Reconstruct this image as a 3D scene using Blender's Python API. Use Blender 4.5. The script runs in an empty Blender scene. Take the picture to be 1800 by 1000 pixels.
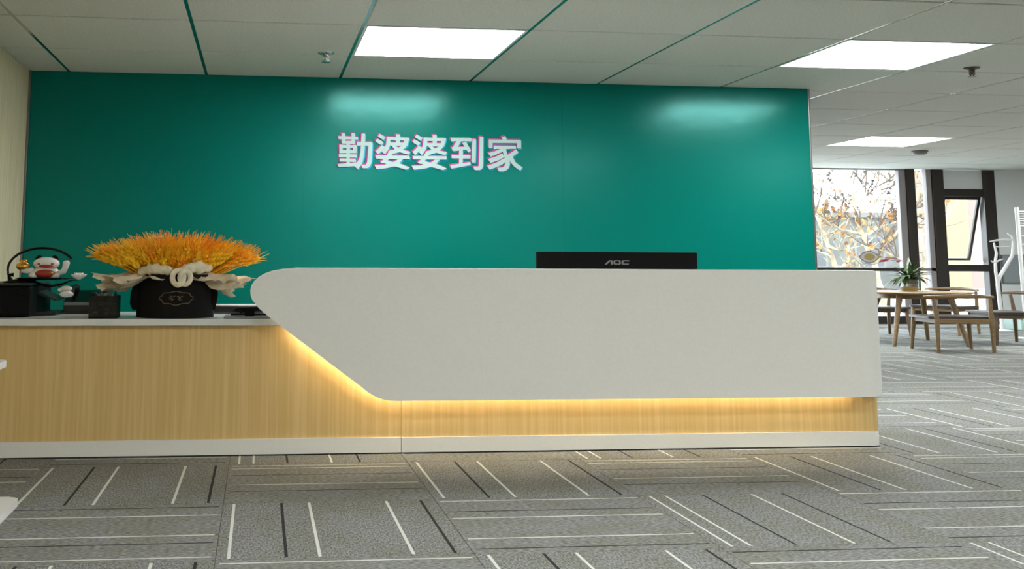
import bpy, bmesh, math, random
from mathutils import Vector, Matrix

# ------------------------------------------------------------------ camera, world, sun, exposure
scene = bpy.context.scene
COL = scene.collection
FPX, PX, PY = 1953.795, 681.12, 197.23          # focal length and principal point for an 1800x1000 frame
YAW, PITCH, ROLL, EYE = 0.113288, 0.132299, 0.005246, 1.0864
cam_data = bpy.data.cameras.new('camera')
cam_data.sensor_fit = 'HORIZONTAL'
cam_data.sensor_width = 36.0
cam_data.lens = FPX / 1800.0 * 36.0
cam_data.shift_x = (900.0 - PX) / 1800.0
cam_data.shift_y = (PY - 500.0) / 1800.0
cam_data.clip_end = 300
cam = bpy.data.objects.new('camera', cam_data)
COL.objects.link(cam)
_f = Vector((math.sin(YAW) * math.cos(PITCH), math.cos(YAW) * math.cos(PITCH), math.sin(PITCH)))
_r = Vector((math.cos(YAW), -math.sin(YAW), 0))
_u = _r.cross(_f)
_r2 = math.cos(ROLL) * _r + math.sin(ROLL) * _u
_u2 = -math.sin(ROLL) * _r + math.cos(ROLL) * _u
cam.matrix_world = Matrix(((_r2.x, _u2.x, -_f.x, 0), (_r2.y, _u2.y, -_f.y, 0), (_r2.z, _u2.z, -_f.z, EYE), (0, 0, 0, 1)))
scene.camera = cam

world = bpy.data.worlds.new('sky')
scene.world = world
world.use_nodes = True
_bg = world.node_tree.nodes['Background']
_bg.inputs['Color'].default_value = (0.80, 0.90, 1.0, 1)
_bg.inputs['Strength'].default_value = 8.5

sun_data = bpy.data.lights.new('sun', 'SUN')
sun_data.energy = 9.0
sun_data.angle = math.radians(0.6)
sun_data.color = (1.0, 0.93, 0.80)
sun = bpy.data.objects.new('sun', sun_data)
COL.objects.link(sun)
sun.rotation_euler = Vector((0.45, 0.75, -0.55)).to_track_quat('-Z', 'Y').to_euler()

PANEL_EMIT = 19.0
LED_EMIT = 37.0
vs = scene.view_settings
vs.view_transform = 'Standard'
vs.look = 'None'
vs.exposure = 0.5
vs.gamma = 1.0
vs.use_curve_mapping = False

# ------------------------------------------------------------------ materials
def lin(r, g, b):
    def f(c):
        c /= 255.0
        return c / 12.92 if c <= 0.04045 else ((c + 0.055) / 1.055) ** 2.4
    return (f(r), f(g), f(b), 1.0)

def mat(name, col, rough=0.5, metal=0.0, spec=0.5, noise=None, bump=None, coat=0.0, emit=None, alpha=None, trans=0.0, tint=None):
    """plain principled material; noise=(scale xyz, second colour, low, high); bump=(scale xyz, strength, distance)"""
    m = bpy.data.materials.new(name)
    m.use_nodes = True
    nt = m.node_tree
    b = nt.nodes['Principled BSDF']
    b.inputs['Base Color'].default_value = col
    b.inputs['Roughness'].default_value = rough
    b.inputs['Metallic'].default_value = metal
    b.inputs['Specular IOR Level'].default_value = spec
    b.inputs['Coat Weight'].default_value = coat
    b.inputs['Transmission Weight'].default_value = trans
    if tint:
        b.inputs['Specular Tint'].default_value = tint
    if emit:
        b.inputs['Emission Color'].default_value = emit[0]
        b.inputs['Emission Strength'].default_value = emit[1]
    def noise_tex(scale, detail=3.0):
        tc = nt.nodes.new('ShaderNodeTexCoord')
        mp = nt.nodes.new('ShaderNodeMapping')
        mp.inputs['Scale'].default_value = scale
        nx = nt.nodes.new('ShaderNodeTexNoise')
        nx.inputs['Scale'].default_value = 1.0
        nx.inputs['Detail'].default_value = detail
        nt.links.new(tc.outputs['Object'], mp.inputs['Vector'])
        nt.links.new(mp.outputs['Vector'], nx.inputs['Vector'])
        return nx
    if noise:
        nx = noise_tex(noise[0])
        rp = nt.nodes.new('ShaderNodeValToRGB')
        rp.color_ramp.elements[0].position = noise[2]
        rp.color_ramp.elements[1].position = noise[3]
        rp.color_ramp.elements[0].color = col
        rp.color_ramp.elements[1].color = noise[1]
        nt.links.new(nx.outputs['Fac'], rp.inputs['Fac'])
        nt.links.new(rp.outputs['Color'], b.inputs['Base Color'])
    if bump:
        nb = noise_tex(bump[0])
        bp = nt.nodes.new('ShaderNodeBump')
        bp.inputs['Strength'].default_value = bump[1]
        bp.inputs['Distance'].default_value = bump[2]
        nt.links.new(nb.outputs['Fac'], bp.inputs['Height'])
        nt.links.new(bp.outputs['Normal'], b.inputs['Normal'])
    return m

def glass_mat(name, tint, gloss):
    m = bpy.data.materials.new(name)
    m.use_nodes = True
    nt = m.node_tree
    nt.nodes.remove(nt.nodes['Principled BSDF'])
    out = nt.nodes['Material Output']
    t = nt.nodes.new('ShaderNodeBsdfTransparent')
    t.inputs['Color'].default_value = tint
    g = nt.nodes.new('ShaderNodeBsdfGlossy')
    g.inputs['Roughness'].default_value = 0.03
    mx = nt.nodes.new('ShaderNodeMixShader')
    mx.inputs['Fac'].default_value = gloss
    nt.links.new(t.outputs[0], mx.inputs[1])
    nt.links.new(g.outputs[0], mx.inputs[2])
    nt.links.new(mx.outputs[0], out.inputs['Surface'])
    return m

def carpet_mat(name, stripes):
    """grey heathered loop pile; stripes = [(position 0..1 across the tile, 'w' or 'b')] running along local y"""
    m = bpy.data.materials.new(name)
    m.use_nodes = True
    nt = m.node_tree
    N = nt.nodes.new
    L = nt.links.new
    b = nt.nodes['Principled BSDF']
    b.inputs['Roughness'].default_value = 0.95
    b.inputs['Specular IOR Level'].default_value = 0.25
    tc = N('ShaderNodeTexCoord')
    oi = N('ShaderNodeObjectInfo')
    off = N('ShaderNodeVectorMath'); off.operation = 'ADD'
    sc = N('ShaderNodeVectorMath'); sc.operation = 'SCALE'; sc.inputs['Scale'].default_value = 37.0
    L(oi.outputs['Location'], sc.inputs[0]); L(tc.outputs['Object'], off.inputs[0]); L(sc.outputs[0], off.inputs[1])
    mp = N('ShaderNodeMapping'); mp.inputs['Scale'].default_value = (150, 45, 60)
    L(off.outputs[0], mp.inputs['Vector'])
    n1 = N('ShaderNodeTexNoise'); n1.inputs['Scale'].default_value = 1.0; n1.inputs['Detail'].default_value = 4.0
    L(mp.outputs[0], n1.inputs['Vector'])
    r1 = N('ShaderNodeValToRGB')
    r1.color_ramp.elements[0].position = 0.36; r1.color_ramp.elements[0].color = CARPET_DARK
    r1.color_ramp.elements[1].position = 0.64; r1.color_ramp.elements[1].color = CARPET_LIGHT
    L(n1.outputs['Fac'], r1.inputs['Fac'])
    mp2 = N('ShaderNodeMapping'); mp2.inputs['Scale'].default_value = (5, 2.2, 3)
    L(off.outputs[0], mp2.inputs['Vector'])
    n2 = N('ShaderNodeTexNoise'); n2.inputs['Scale'].default_value = 1.0; n2.inputs['Detail'].default_value = 2.0
    L(mp2.outputs[0], n2.inputs['Vector'])
    r2 = N('ShaderNodeValToRGB')
    r2.color_ramp.elements[0].position = 0.42; r2.color_ramp.elements[0].color = (0.92, 0.92, 0.88, 1)
    r2.color_ramp.elements[1].position = 0.58; r2.color_ramp.elements[1].color = (1.0, 1.0, 1.06, 1)
    L(n2.outputs['Fac'], r2.inputs['Fac'])
    mul = N('ShaderNodeMix'); mul.data_type = 'RGBA'; mul.blend_type = 'MULTIPLY'; mul.inputs['Factor'].default_value = 1.0
    L(r1.outputs['Color'], mul.inputs['A']); L(r2.outputs['Color'], mul.inputs['B'])
    col = mul.outputs['Result']
    sep = N('ShaderNodeSeparateXYZ'); L(tc.outputs['Object'], sep.inputs[0])
    # the thread stops a little before the tile's edge
    ay = N('ShaderNodeMath'); ay.operation = 'ABSOLUTE'; L(sep.outputs['Y'], ay.inputs[0])
    ly = N('ShaderNodeMath'); ly.operation = 'LESS_THAN'; ly.inputs[1].default_value = 0.463; L(ay.outputs[0], ly.inputs[0])
    for pos, kind, wd in stripes:
        d = N('ShaderNodeMath'); d.operation = 'SUBTRACT'; d.inputs[1].default_value = (pos - 0.5) * 0.958; L(sep.outputs['X'], d.inputs[0])
        a = N('ShaderNodeMath'); a.operation = 'ABSOLUTE'; L(d.outputs[0], a.inputs[0])
        lt = N('ShaderNodeMath'); lt.operation = 'LESS_THAN'; lt.inputs[1].default_value = wd; L(a.outputs[0], lt.inputs[0])
        mm = N('ShaderNodeMath'); mm.operation = 'MULTIPLY'; L(lt.outputs[0], mm.inputs[0]); L(ly.outputs[0], mm.inputs[1])
        mx = N('ShaderNodeMix'); mx.data_type = 'RGBA'; L(mm.outputs[0], mx.inputs['Factor']); L(col, mx.inputs['A'])
        mx.inputs['B'].default_value = CARPET_WHITE if kind == 'w' else CARPET_BLACK
        col = mx.outputs['Result']
    L(col, b.inputs['Base Color'])
    bp = N('ShaderNodeBump'); bp.inputs['Strength'].default_value = 0.5; bp.inputs['Distance'].default_value = 0.004
    L(n1.outputs['Fac'], bp.inputs['Height']); L(bp.outputs['Normal'], b.inputs['Normal'])
    return m

CARPET_DARK, CARPET_LIGHT = (0.115, 0.115, 0.105, 1), (0.31, 0.31, 0.285, 1)
CARPET_WHITE, CARPET_BLACK = (0.66, 0.66, 0.62, 1), (0.018, 0.018, 0.018, 1)
M = {
    'green': mat('green_lacquer', (0.0, 0.150, 0.118, 1), 0.20, spec=0.40, tint=(0.36, 1.0, 0.96, 1), bump=((9, 9, 9), 0.05, 0.02)),
    'alu': mat('satin_aluminium', (0.22, 0.22, 0.21, 1), 0.35, 1.0),
    'beige_wall': mat('beige_grained_panel', (0.66, 0.565, 0.36, 1), 0.6, noise=((70, 70, 1.5), (0.80, 0.71, 0.50, 1), 0.35, 0.65), bump=((120, 120, 3), 0.15, 0.003)),
    'plaster': mat('white_plaster', (0.80, 0.79, 0.76, 1), 0.8),
    'grey_plaster': mat('pale_grey_plaster', (0.76, 0.77, 0.77, 1), 0.8),
    'tile': mat('mineral_ceiling_tile', (0.60, 0.60, 0.545, 1), 0.9, noise=((60, 60, 60), (0.70, 0.695, 0.64, 1), 0.35, 0.65), bump=((160, 160, 160), 0.3, 0.002)),
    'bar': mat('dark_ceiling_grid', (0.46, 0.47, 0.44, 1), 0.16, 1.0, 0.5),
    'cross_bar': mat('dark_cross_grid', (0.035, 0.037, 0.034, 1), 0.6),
    'deck': mat('ceiling_void', (0.10, 0.10, 0.10, 1), 0.9),
    'diffuser': mat('lit_diffuser', (0.9, 0.9, 0.9, 1), 0.5, emit=((0.97, 1.0, 0.985, 1), PANEL_EMIT)),
    'white_metal': mat('white_painted_metal', (0.75, 0.75, 0.74, 1), 0.4),
    'desk_white': mat('white_desk_panel', (0.80, 0.785, 0.735, 1), 0.5, noise=((70, 70, 70), (0.83, 0.815, 0.765, 1), 0.3, 0.7)),
    'slab': mat('white_stone_top', (0.74, 0.74, 0.71, 1), 0.22, noise=((6, 6, 6), (0.66, 0.67, 0.66, 1), 0.4, 0.7)),
    'wood': mat('light_oak_laminate', (0.67, 0.45, 0.165, 1), 0.5, noise=((55, 55, 1.1), (0.80, 0.565, 0.255, 1), 0.40, 0.78), bump=((90, 90, 2), 0.08, 0.002)),
    'led': mat('lit_led_strip', (1, 1, 1, 1), 0.5, emit=((1.0, 0.965, 0.80, 1), LED_EMIT)),
    'gap': mat('dark_joint', (0.03, 0.03, 0.03, 1), 0.8),
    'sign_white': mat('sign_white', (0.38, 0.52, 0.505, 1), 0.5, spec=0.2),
    'sign_pink': mat('sign_pink', (0.44, 0.045, 0.23, 1), 0.6, spec=0.2),
    'sign_cyan': mat('sign_cyan', (0.005, 0.36, 0.58, 1), 0.6, spec=0.2),
    'black': mat('black_plastic', (0.004, 0.004, 0.004, 1), 0.55, spec=0.10),
    'black_gloss': mat('black_gloss', (0.005, 0.006, 0.006, 1), 0.15, spec=0.4),
    'black_felt': mat('black_box_paper', (0.005, 0.0045, 0.004, 1), 0.8, spec=0.15, noise=((40, 40, 40), (0.009, 0.008, 0.007, 1), 0.3, 0.7)),
    'dark_grey': mat('dark_grey_plastic', (0.016, 0.017, 0.017, 1), 0.35, spec=0.35),
    'mid_grey': mat('mid_grey_plastic', (0.20, 0.20, 0.20, 1), 0.45),
    'logo_grey': mat('logo_grey', (0.22, 0.22, 0.22, 1), 0.35),
    'gold_ink': mat('bronze_print', (0.16, 0.10, 0.05, 1), 0.5),
    'paper': mat('translucent_cream_tissue', (0.88, 0.79, 0.60, 1), 0.7, noise=((22, 22, 22), (0.66, 0.56, 0.39, 1), 0.35, 0.7)),
    'wheat': [mat('golden_wheat', (1.0, 0.45, 0.004, 1), 0.7), mat('amber_wheat', (0.93, 0.31, 0.002, 1), 0.7), mat('yellow_wheat', (1.0, 0.60, 0.015, 1), 0.7)],
    'straw': mat('orange_straw', (0.50, 0.18, 0.008, 1), 0.7),
    'porcelain': mat('white_porcelain', (0.80, 0.77, 0.73, 1), 0.2),
    'gold': mat('gold_glaze', (0.72, 0.36, 0.06, 1), 0.2, 0.7),
    'red': mat('red_glaze', (0.36, 0.03, 0.02, 1), 0.3),
    'pink': mat('pale_pink_glaze', (0.80, 0.52, 0.47, 1), 0.4),
    'stone': mat('dark_pebble', (0.012, 0.012, 0.011, 1), 0.5, noise=((26, 26, 26), (0.26, 0.24, 0.20, 1), 0.46, 0.62)),
    'maroon': mat('maroon_petals', (0.06, 0.006, 0.010, 1), 0.6),
    'window_frame': mat('dark_brown_aluminium', (0.028, 0.021, 0.017, 1), 0.35, 0.2),
    'jamb': mat('pale_window_jamb', (0.30, 0.265, 0.265, 1), 0.6),
    'glass': glass_mat('window_glass', (0.95, 0.97, 0.96, 1), 0.05),
    'vessel': glass_mat('clear_vessel_glass', (0.90, 0.93, 0.91, 1), 0.12),
    'smoke_glass': glass_mat('smoked_glass', (0.46, 0.48, 0.47, 1), 0.025),
    'water': glass_mat('water', (0.80, 0.84, 0.76, 1), 0.06),
    'oak': mat('oiled_oak', (0.215, 0.13, 0.055, 1), 0.42, noise=((8, 60, 60), (0.30, 0.19, 0.085, 1), 0.35, 0.65)),
    'oak_dark': mat('brown_oak', (0.10, 0.065, 0.038, 1), 0.45, noise=((60, 60, 8), (0.17, 0.11, 0.06, 1), 0.35, 0.65)),
    'cushion': mat('brown_seat_pad', (0.06, 0.045, 0.04, 1), 0.35),
    'leaf_green': mat('dark_green_leaf', (0.030, 0.065, 0.020, 1), 0.4, noise=((25, 25, 25), (0.10, 0.16, 0.06, 1), 0.4, 0.7)),
    'amber_sand': mat('amber_gravel', (0.72, 0.45, 0.08, 1), 0.6),
    'mint': mat('mint_plastic', (0.50, 0.64, 0.58, 1), 0.35),
    'board_grey': mat('grey_fabric_board', (0.30, 0.32, 0.34, 1), 0.8),
    'bark': mat('pale_bark', (0.22, 0.18, 0.115, 1), 0.85, noise=((3, 3, 3), (0.10, 0.08, 0.055, 1), 0.4, 0.65)),
    'twig': mat('brown_twig', (0.05, 0.034, 0.024, 1), 0.85),
    'leaf': [mat('orange_leaf', (0.15, 0.055, 0.012, 1), 0.7), mat('yellow_leaf', (0.19, 0.10, 0.022, 1), 0.7), mat('brown_silhouette_leaf', (0.03, 0.020, 0.016, 1), 0.7)],
    'pavement': mat('pale_pavement', (0.40, 0.395, 0.385, 1), 0.9),
    'grey_house': mat('grey_render', (0.032, 0.035, 0.034, 1), 0.9, noise=((0.6, 0.6, 0.6), (0.055, 0.059, 0.057, 1), 0.4, 0.6)),
    'cream_house': mat('cream_render', (0.15, 0.125, 0.064, 1), 0.9),
    'pink_house': mat('pink_render', (0.12, 0.092, 0.086, 1), 0.9),
    'sill_stone': mat('house_stone', (0.07, 0.07, 0.068, 1), 0.9),
    'dark_pane': mat('dark_house_pane', (0.02, 0.024, 0.028, 1), 0.2),
    'sticker_tan': mat('sticker_tan', (0.42, 0.32, 0.10, 1), 0.6),
    'sticker_white': mat('sticker_white', (0.62, 0.58, 0.58, 1), 0.6),
    'sticker_line': mat('sticker_brown_line', (0.14, 0.09, 0.09, 1), 0.6),
    'sticker_red': mat('sticker_red', (0.55, 0.05, 0.06, 1), 0.6),
    'sticker_pink': mat('sticker_pink', (0.62, 0.33, 0.34, 1), 0.6),
    'sprinkler': mat('chrome_sprinkler', (0.55, 0.55, 0.53, 1), 0.25, 0.9),
    'brown_metal': mat('dark_brass', (0.09, 0.075, 0.055, 1), 0.4, 0.6),
}
V1 = [(0.05, 'w', .0062), (0.27, 'b', .0062), (0.40, 'w', .0062), (0.765, 'w', .0062), (0.93, 'b', .0062)]
V2 = [(0.055, 'w', .0055), (0.135, 'w', .0055), (0.325, 'b', .0055), (0.575, 'w', .0055), (0.735, 'b', .0055)]
M['carpet1'] = carpet_mat('grey_striped_carpet', V1)
M['carpet2'] = carpet_mat('grey_paired_stripe_carpet', V2)
M['carpet0'] = carpet_mat('grey_plain_carpet', [])

# ------------------------------------------------------------------ helpers
ORIGIN = {}

def new_bm():
    return bmesh.new()

def tag(o, label=None, cat=None, group=None, kind=None):
    if label: o['label'] = label
    if cat: o['category'] = cat
    if group: o['group'] = group
    if kind: o['kind'] = kind
    return o

def thing(name, loc, label, cat, group=None):
    e = bpy.data.objects.new(name, None)
    e.empty_display_size = 0.1
    COL.objects.link(e)
    e.location = loc
    ORIGIN[e.name] = Vector(loc)
    return tag(e, label, cat, group)

def obj(name, bm, material, parent=None, smooth=False, at=None):
    """link a bmesh (built in world coordinates) as one object; at = own origin for a top-level object"""
    o0 = ORIGIN.get(parent.name, Vector()) if parent else (Vector(at) if at is not None else Vector())
    if o0.length > 0:
        bmesh.ops.translate(bm, verts=bm.verts, vec=-o0)
    bmesh.ops.recalc_face_normals(bm, faces=bm.faces)
    me = bpy.data.meshes.new(name)
    bm.to_mesh(me)
    bm.free()
    if smooth:
        for p in me.polygons:
            p.use_smooth = True
        if smooth != 'all':
            me.set_sharp_from_angle(angle=math.radians(42))
    for m in (material if isinstance(material, list) else [material]):
        me.materials.append(m)
    o = bpy.data.objects.new(name, me)
    COL.objects.link(o)
    if parent:
        o.parent = parent
        ORIGIN[o.name] = o0
    elif at is not None:
        o.location = at
        ORIGIN[o.name] = o0
    return o

def box(bm, x0, x1, y0, y1, z0, z1, bev=0.0, seg=2):
    vs_ = [bm.verts.new((x, y, z)) for z in (z0, z1) for y in (y0, y1) for x in (x0, x1)]
    fs = [bm.faces.new([vs_[i] for i in q]) for q in ((0, 2, 3, 1), (4, 5, 7, 6), (0, 1, 5, 4), (2, 6, 7, 3), (0, 4, 6, 2), (1, 3, 7, 5))]
    if bev > 0:
        es = list({e for f in fs for e in f.edges})
        bmesh.ops.bevel(bm, geom=es, offset=bev, segments=seg, affect='EDGES', profile=0.6)
    return bm

def tube(bm, pts, rad, n=8, caps=True):
    """swept round tube along pts; rad a number or one per point"""
    pts = [Vector(p) for p in pts]
    if not isinstance(rad, (list, tuple)):
        rad = [rad] * len(pts)
    rings = []
    up = Vector((0, 0, 1))
    prev = None
    for i, p in enumerate(pts):
        t = (pts[min(i + 1, len(pts) - 1)] - pts[max(i - 1, 0)]).normalized()
        if prev is None:
            a = up if abs(t.dot(up)) < 0.9 else Vector((1, 0, 0))
            nrm = t.cross(a).normalized()
        else:
            nrm = (prev - t * prev.dot(t))
            nrm = nrm.normalized() if nrm.length > 1e-6 else t.orthogonal().normalized()
        prev = nrm
        bn = t.cross(nrm)
        rr = rad[i]
        rx, ry = rr if isinstance(rr, (list, tuple)) else (rr, rr)
        rings.append([bm.verts.new(p + nrm * rx * math.cos(2 * math.pi * k / n) + bn * ry * math.sin(2 * math.pi * k / n)) for k in range(n)])
    for a, b in zip(rings, rings[1:]):
        for k in range(n):
            bm.faces.new((a[k], a[(k + 1) % n], b[(k + 1) % n], b[k]))
    if caps:
        bm.faces.new(rings[0][::-1])
        bm.faces.new(rings[-1])
    return bm

def lathe(bm, prof, c, n=32, sx=1.0, sy=1.0):
    """profile [(r, z)] turned about a vertical axis through c"""
    rings = []
    for r, z in prof:
        if r < 1e-6:
            rings.append([bm.verts.new((c[0], c[1], c[2] + z))])
        else:
            rings.append([bm.verts.new((c[0] + r * sx * math.cos(2 * math.pi * k / n), c[1] + r * sy * math.sin(2 * math.pi * k / n), c[2] + z)) for k in range(n)])
    for a, b in zip(rings, rings[1:]):
        if len(a) == 1 and len(b) == 1:
            continue
        for k in range(n):
            k2 = (k + 1) % n
            if len(a) == 1:
                bm.faces.new((a[0], b[k2], b[k]))
            elif len(b) == 1:
                bm.faces.new((a[k], a[k2], b[0]))
            else:
                bm.faces.new((a[k], a[k2], b[k2], b[k]))
    return bm

def ball(bm, c, r, u=16, v=10, rot=None):
    mtx = Matrix.Translation(c)
    if rot is not None:
        mtx = mtx @ rot
    rr = r if isinstance(r, (list, tuple)) else (r, r, r)
    mtx = mtx @ Matrix.Diagonal((rr[0], rr[1], rr[2], 1))
    bmesh.ops.create_uvsphere(bm, u_segments=u, v_segments=v, radius=1.0, matrix=mtx)
    return bm

def prism(bm, poly, y0, y1):
    """polygon in x-z extruded along y"""
    a = [bm.verts.new((x, y0, z)) for x, z in poly]
    b = [bm.verts.new((x, y1, z)) for x, z in poly]
    bm.faces.new(a)
    bm.faces.new(b[::-1])
    for i in range(len(poly)):
        j = (i + 1) % len(poly)
        bm.faces.new((a[i], b[i], b[j], a[j]))
    return bm

def slab_prism(bm, poly, z0, z1):
    """polygon in x-y extruded along z"""
    a = [bm.verts.new((x, y, z0)) for x, y in poly]
    b = [bm.verts.new((x, y, z1)) for x, y in poly]
    bm.faces.new(a[::-1])
    bm.faces.new(b)
    for i in range(len(poly)):
        j = (i + 1) % len(poly)
        bm.faces.new((a[i], a[j], b[j], b[i]))
    return bm

def round_rect(x0, x1, y0, y1, r, n=6):
    out = []
    for cx, cy, a0 in ((x1 - r, y0 + r, -90), (x1 - r, y1 - r, 0), (x0 + r, y1 - r, 90), (x0 + r, y0 + r, 180)):
        for k in range(n + 1):
            a = math.radians(a0 + 90 * k / n)
            out.append((cx + r * math.cos(a), cy + r * math.sin(a)))
    return out

def link_copy(o, parent=None):
    c = o.copy()
    COL.objects.link(c)
    if parent is not None:
        c.parent = parent
    return c

def copy_thing(root, label=None):
    r = link_copy(root)
    if label: r['label'] = label
    for ch in list(root.children):
        c = link_copy(ch, r)
        for g in list(ch.children):
            link_copy(g, c)
    return r

def to_px(p):
    d = Vector(p) - Vector((0, 0, EYE))
    z = d.dot(_f)
    if z < 0.2:
        return None
    return (PX + FPX * d.dot(_r2) / z, PY - FPX * d.dot(_u2) / z)

def near_view(pts, mx=500, my=350):
    q = [to_px(p) for p in pts]
    return any(a and -mx < a[0] < 1800 + mx and -my < a[1] < 1000 + my for a in q)

# outlines of the wall characters' strokes, x and z in millimetres
GLYPHS = {
  'qin': [[(675,2174),(850,2171),(851,2145),(675,2144)],[(704,2200),(736,2200),(737,2106),(705,2106)],[(791,2201),(823,2202),(824,2107),(792,2106)],[(705,2131),(824,2133),(824,2106),(705,2106)],[(747,2110),(778,2110),(780,1929),(749,1928)],[(684,2097),(839,2095),(839,2070),(684,2068)],[(685,2049),(839,2051),(839,2023),(685,2021)],[(684,2097),(715,2096),(715,2022),(685,2021)],[(807,2098),(839,2095),(839,2023),(807,2023)],[(681,2013),(839,2013),(840,1984),(682,1983)],[(689,1975),(833,1975),(833,1946),(689,1946)],[(674,1926),(744,1933),(778,1937),(841,1942),(825,1909),(677,1897)],[(841,2126),(979,2125),(978,2093),(842,2092)],[(881,2199),(914,2200),(912,2091),(905,2000),(894,1952),(880,1919),(849,1880),(820,1911),(841,1937),(863,1980),(873,2033),(877,2090),(879,2153)],[(944,2106),(979,2125),(978,2059),(975,1982),(970,1939),(959,1910),(940,1893),(890,1891),(881,1922),(921,1923),(932,1943),(939,2010)]],
  'po': [[(1043,2201),(1098,2171),(1079,2144),(1026,2175)],[(1022,2158),(1079,2125),(1058,2098),(1004,2131)],[(1060,2099),(1094,2084),(1073,2055),(1030,2015),(1005,2042),(1034,2069)],[(1106,2174),(1312,2170),(1304,2145),(1106,2142)],[(1188,2199),(1224,2200),(1224,2101),(1189,2100)],[(1106,2174),(1140,2172),(1140,2109),(1123,2061),(1092,2016),(1063,2041),(1089,2075),(1101,2109)],[(1130,2125),(1296,2125),(1291,2096),(1130,2096)],[(1270,2164),(1312,2170),(1296,2117),(1259,2126)],[(1256,2103),(1296,2117),(1275,2080),(1222,2039),(1154,2018),(1123,2027),(1122,2049),(1178,2063),(1226,2087)],[(1144,2099),(1185,2097),(1214,2074),(1255,2058),(1321,2045),(1301,2017),(1227,2038),(1178,2061)],[(1010,2007),(1312,2009),(1313,1979),(1011,1977)],[(1123,2039),(1157,2023),(1133,1984),(1114,1962),(1174,1948),(1227,1937),(1315,1902),(1282,1884),(1174,1913),(1107,1932),(1048,1945),(1085,1979),(1106,2008)],[(1210,1978),(1255,1977),(1217,1938),(1174,1912),(1112,1896),(1019,1883),(999,1919),(1083,1925),(1140,1941),(1179,1956)]],
  'dao': [[(1686,2175),(1871,2175),(1871,2146),(1686,2145)],[(1734,2147),(1778,2145),(1749,2095),(1810,2097),(1827,2073),(1802,2068),(1705,2055),(1689,2087),(1705,2095)],[(1788,2132),(1822,2143),(1868,2066),(1844,2046),(1827,2070)],[(1759,2064),(1793,2065),(1791,1947),(1758,1939)],[(1692,2022),(1863,2022),(1861,1992),(1692,1991)],[(1679,1930),(1758,1944),(1860,1962),(1864,1933),(1685,1898)],[(1881,2169),(1914,2168),(1909,1957),(1872,1958)],[(1946,2192),(1981,2191),(1977,1935),(1972,1911),(1958,1894),(1940,1889),(1899,1889),(1887,1921),(1931,1922),(1938,1934)]],
  'jia': [[(2149,2190),(2182,2200),(2198,2169),(2158,2165)],[(2030,2166),(2326,2167),(2326,2139),(2030,2134)],[(2030,2166),(2066,2166),(2064,2090),(2030,2090)],[(2290,2167),(2326,2167),(2325,2090),(2289,2091)],[(2074,2112),(2279,2113),(2278,2084),(2074,2081)],[(2135,2083),(2190,2082),(2140,2049),(2046,2011),(2022,2043),(2086,2062)],[(2150,2080),(2187,2078),(2201,2030),(2216,1996),(2223,1953),(2213,1914),(2188,1890),(2158,1882),(2119,1882),(2106,1915),(2149,1916),(2171,1928),(2179,1962),(2174,2001),(2162,2039)],[(2152,2044),(2172,2010),(2120,1980),(2044,1955),(2021,1989),(2096,2014)],[(2172,2003),(2184,1967),(2134,1932),(2036,1895),(2012,1928),(2100,1961)],[(2276,2080),(2303,2056),(2243,2011),(2216,1996),(2199,2028)],[(2199,2028),(2248,2014),(2275,1963),(2338,1918),(2316,1891),(2262,1925),(2228,1963),(2208,2001)]],
}

# ------------------------------------------------------------------ the room
XL, XR, YB, YF, ZC = -2.01, 16.0, -6.5, 18.1, 2.70
YW = 9.79                                        # face of the green wall
GX, GY, TX, TY = -1.6794, 8.7193, 1.1840, 1.1804  # ceiling grid
CX, CY, CT = -0.138, 6.1893, 0.9595              # carpet grid

def struct(name, bm, m, parent=None, smooth=False):
    o = obj(name, bm, m, parent, smooth)
    if parent is None:
        o['kind'] = 'structure'
    return o

# floor with carpet tiles
floor = struct('floor', box(new_bm(), XL - 0.3, XR + 0.3, YB - 0.3, YF + 0.3, -0.35, -0.006), M['carpet0'])
def tile_mesh(name, m):
    bm = box(new_bm(), -CT / 2 + .0006, CT / 2 - .0006, -CT / 2 + .0006, CT / 2 - .0006, -0.006, 0.0)
    es = [e for e in bm.edges if all(v.co.z > -0.001 for v in e.verts)]
    bmesh.ops.bevel(bm, geom=es, offset=0.002, segments=1, affect='EDGES')
    bmesh.ops.recalc_face_normals(bm, faces=bm.faces)
    me = bpy.data.meshes.new(name)
    bm.to_mesh(me); bm.free()
    me.materials.append(m)
    return me
TM = {1: tile_mesh('carpet_tile', M['carpet1']), 2: tile_mesh('carpet_tile_paired', M['carpet2'])}
# (column, row): (pattern, quarter turns); even column+row run away from the desk, odd ones along it
KNOWN = {(-1, 0): (1, 0), (0, 0): (2, 3), (1, 0): (1, 0), (2, 0): (2, 3), (3, 0): (1, 0),
         (-1, 1): (1, 1), (0, 1): (1, 0), (1, 1): (1, 3), (2, 1): (2, 0), (3, 1): (1, 3),
         (0, -1): (2, 0), (2, -1): (2, 0), (-1, 2): (1, 0), (0, 2): (1, 3), (1, 2): (1, 0), (2, 2): (1, 1), (3, 2): (2, 0)}
rng = random.Random(4)
spots = []
for i in range(-3, 18):
    for k in range(-14, 12):
        cx, cy = CX + (i + .5) * CT, CY - (k + .5) * CT
        pat = KNOWN.get((i, k))
        if pat is None:
            turn = (0, 2)[rng.random() < .5] if (i + k) % 2 else (1, 3)[rng.random() < .5]
            pat = (1 if rng.random() < .6 else 2, turn)
        if cx - CT / 2 < XL - .5 or cx > XR or cy < YB + .3 or cy > YF - .2:
            continue
        if cy > YW and cx < 5.6:                 # behind the green wall
            continue
        if cy > 6.9 and cx < 3.6:                # behind the desk
            continue
        if not near_view([(cx + a * CT / 2, cy + b * CT / 2, 0) for a in (-1, 0, 1) for b in (-1, 0, 1)]):
            continue
        spots.append(((cx ** 2 + cy ** 2), cx, cy, pat))
spots.sort(key=lambda s: s[0])
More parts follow.
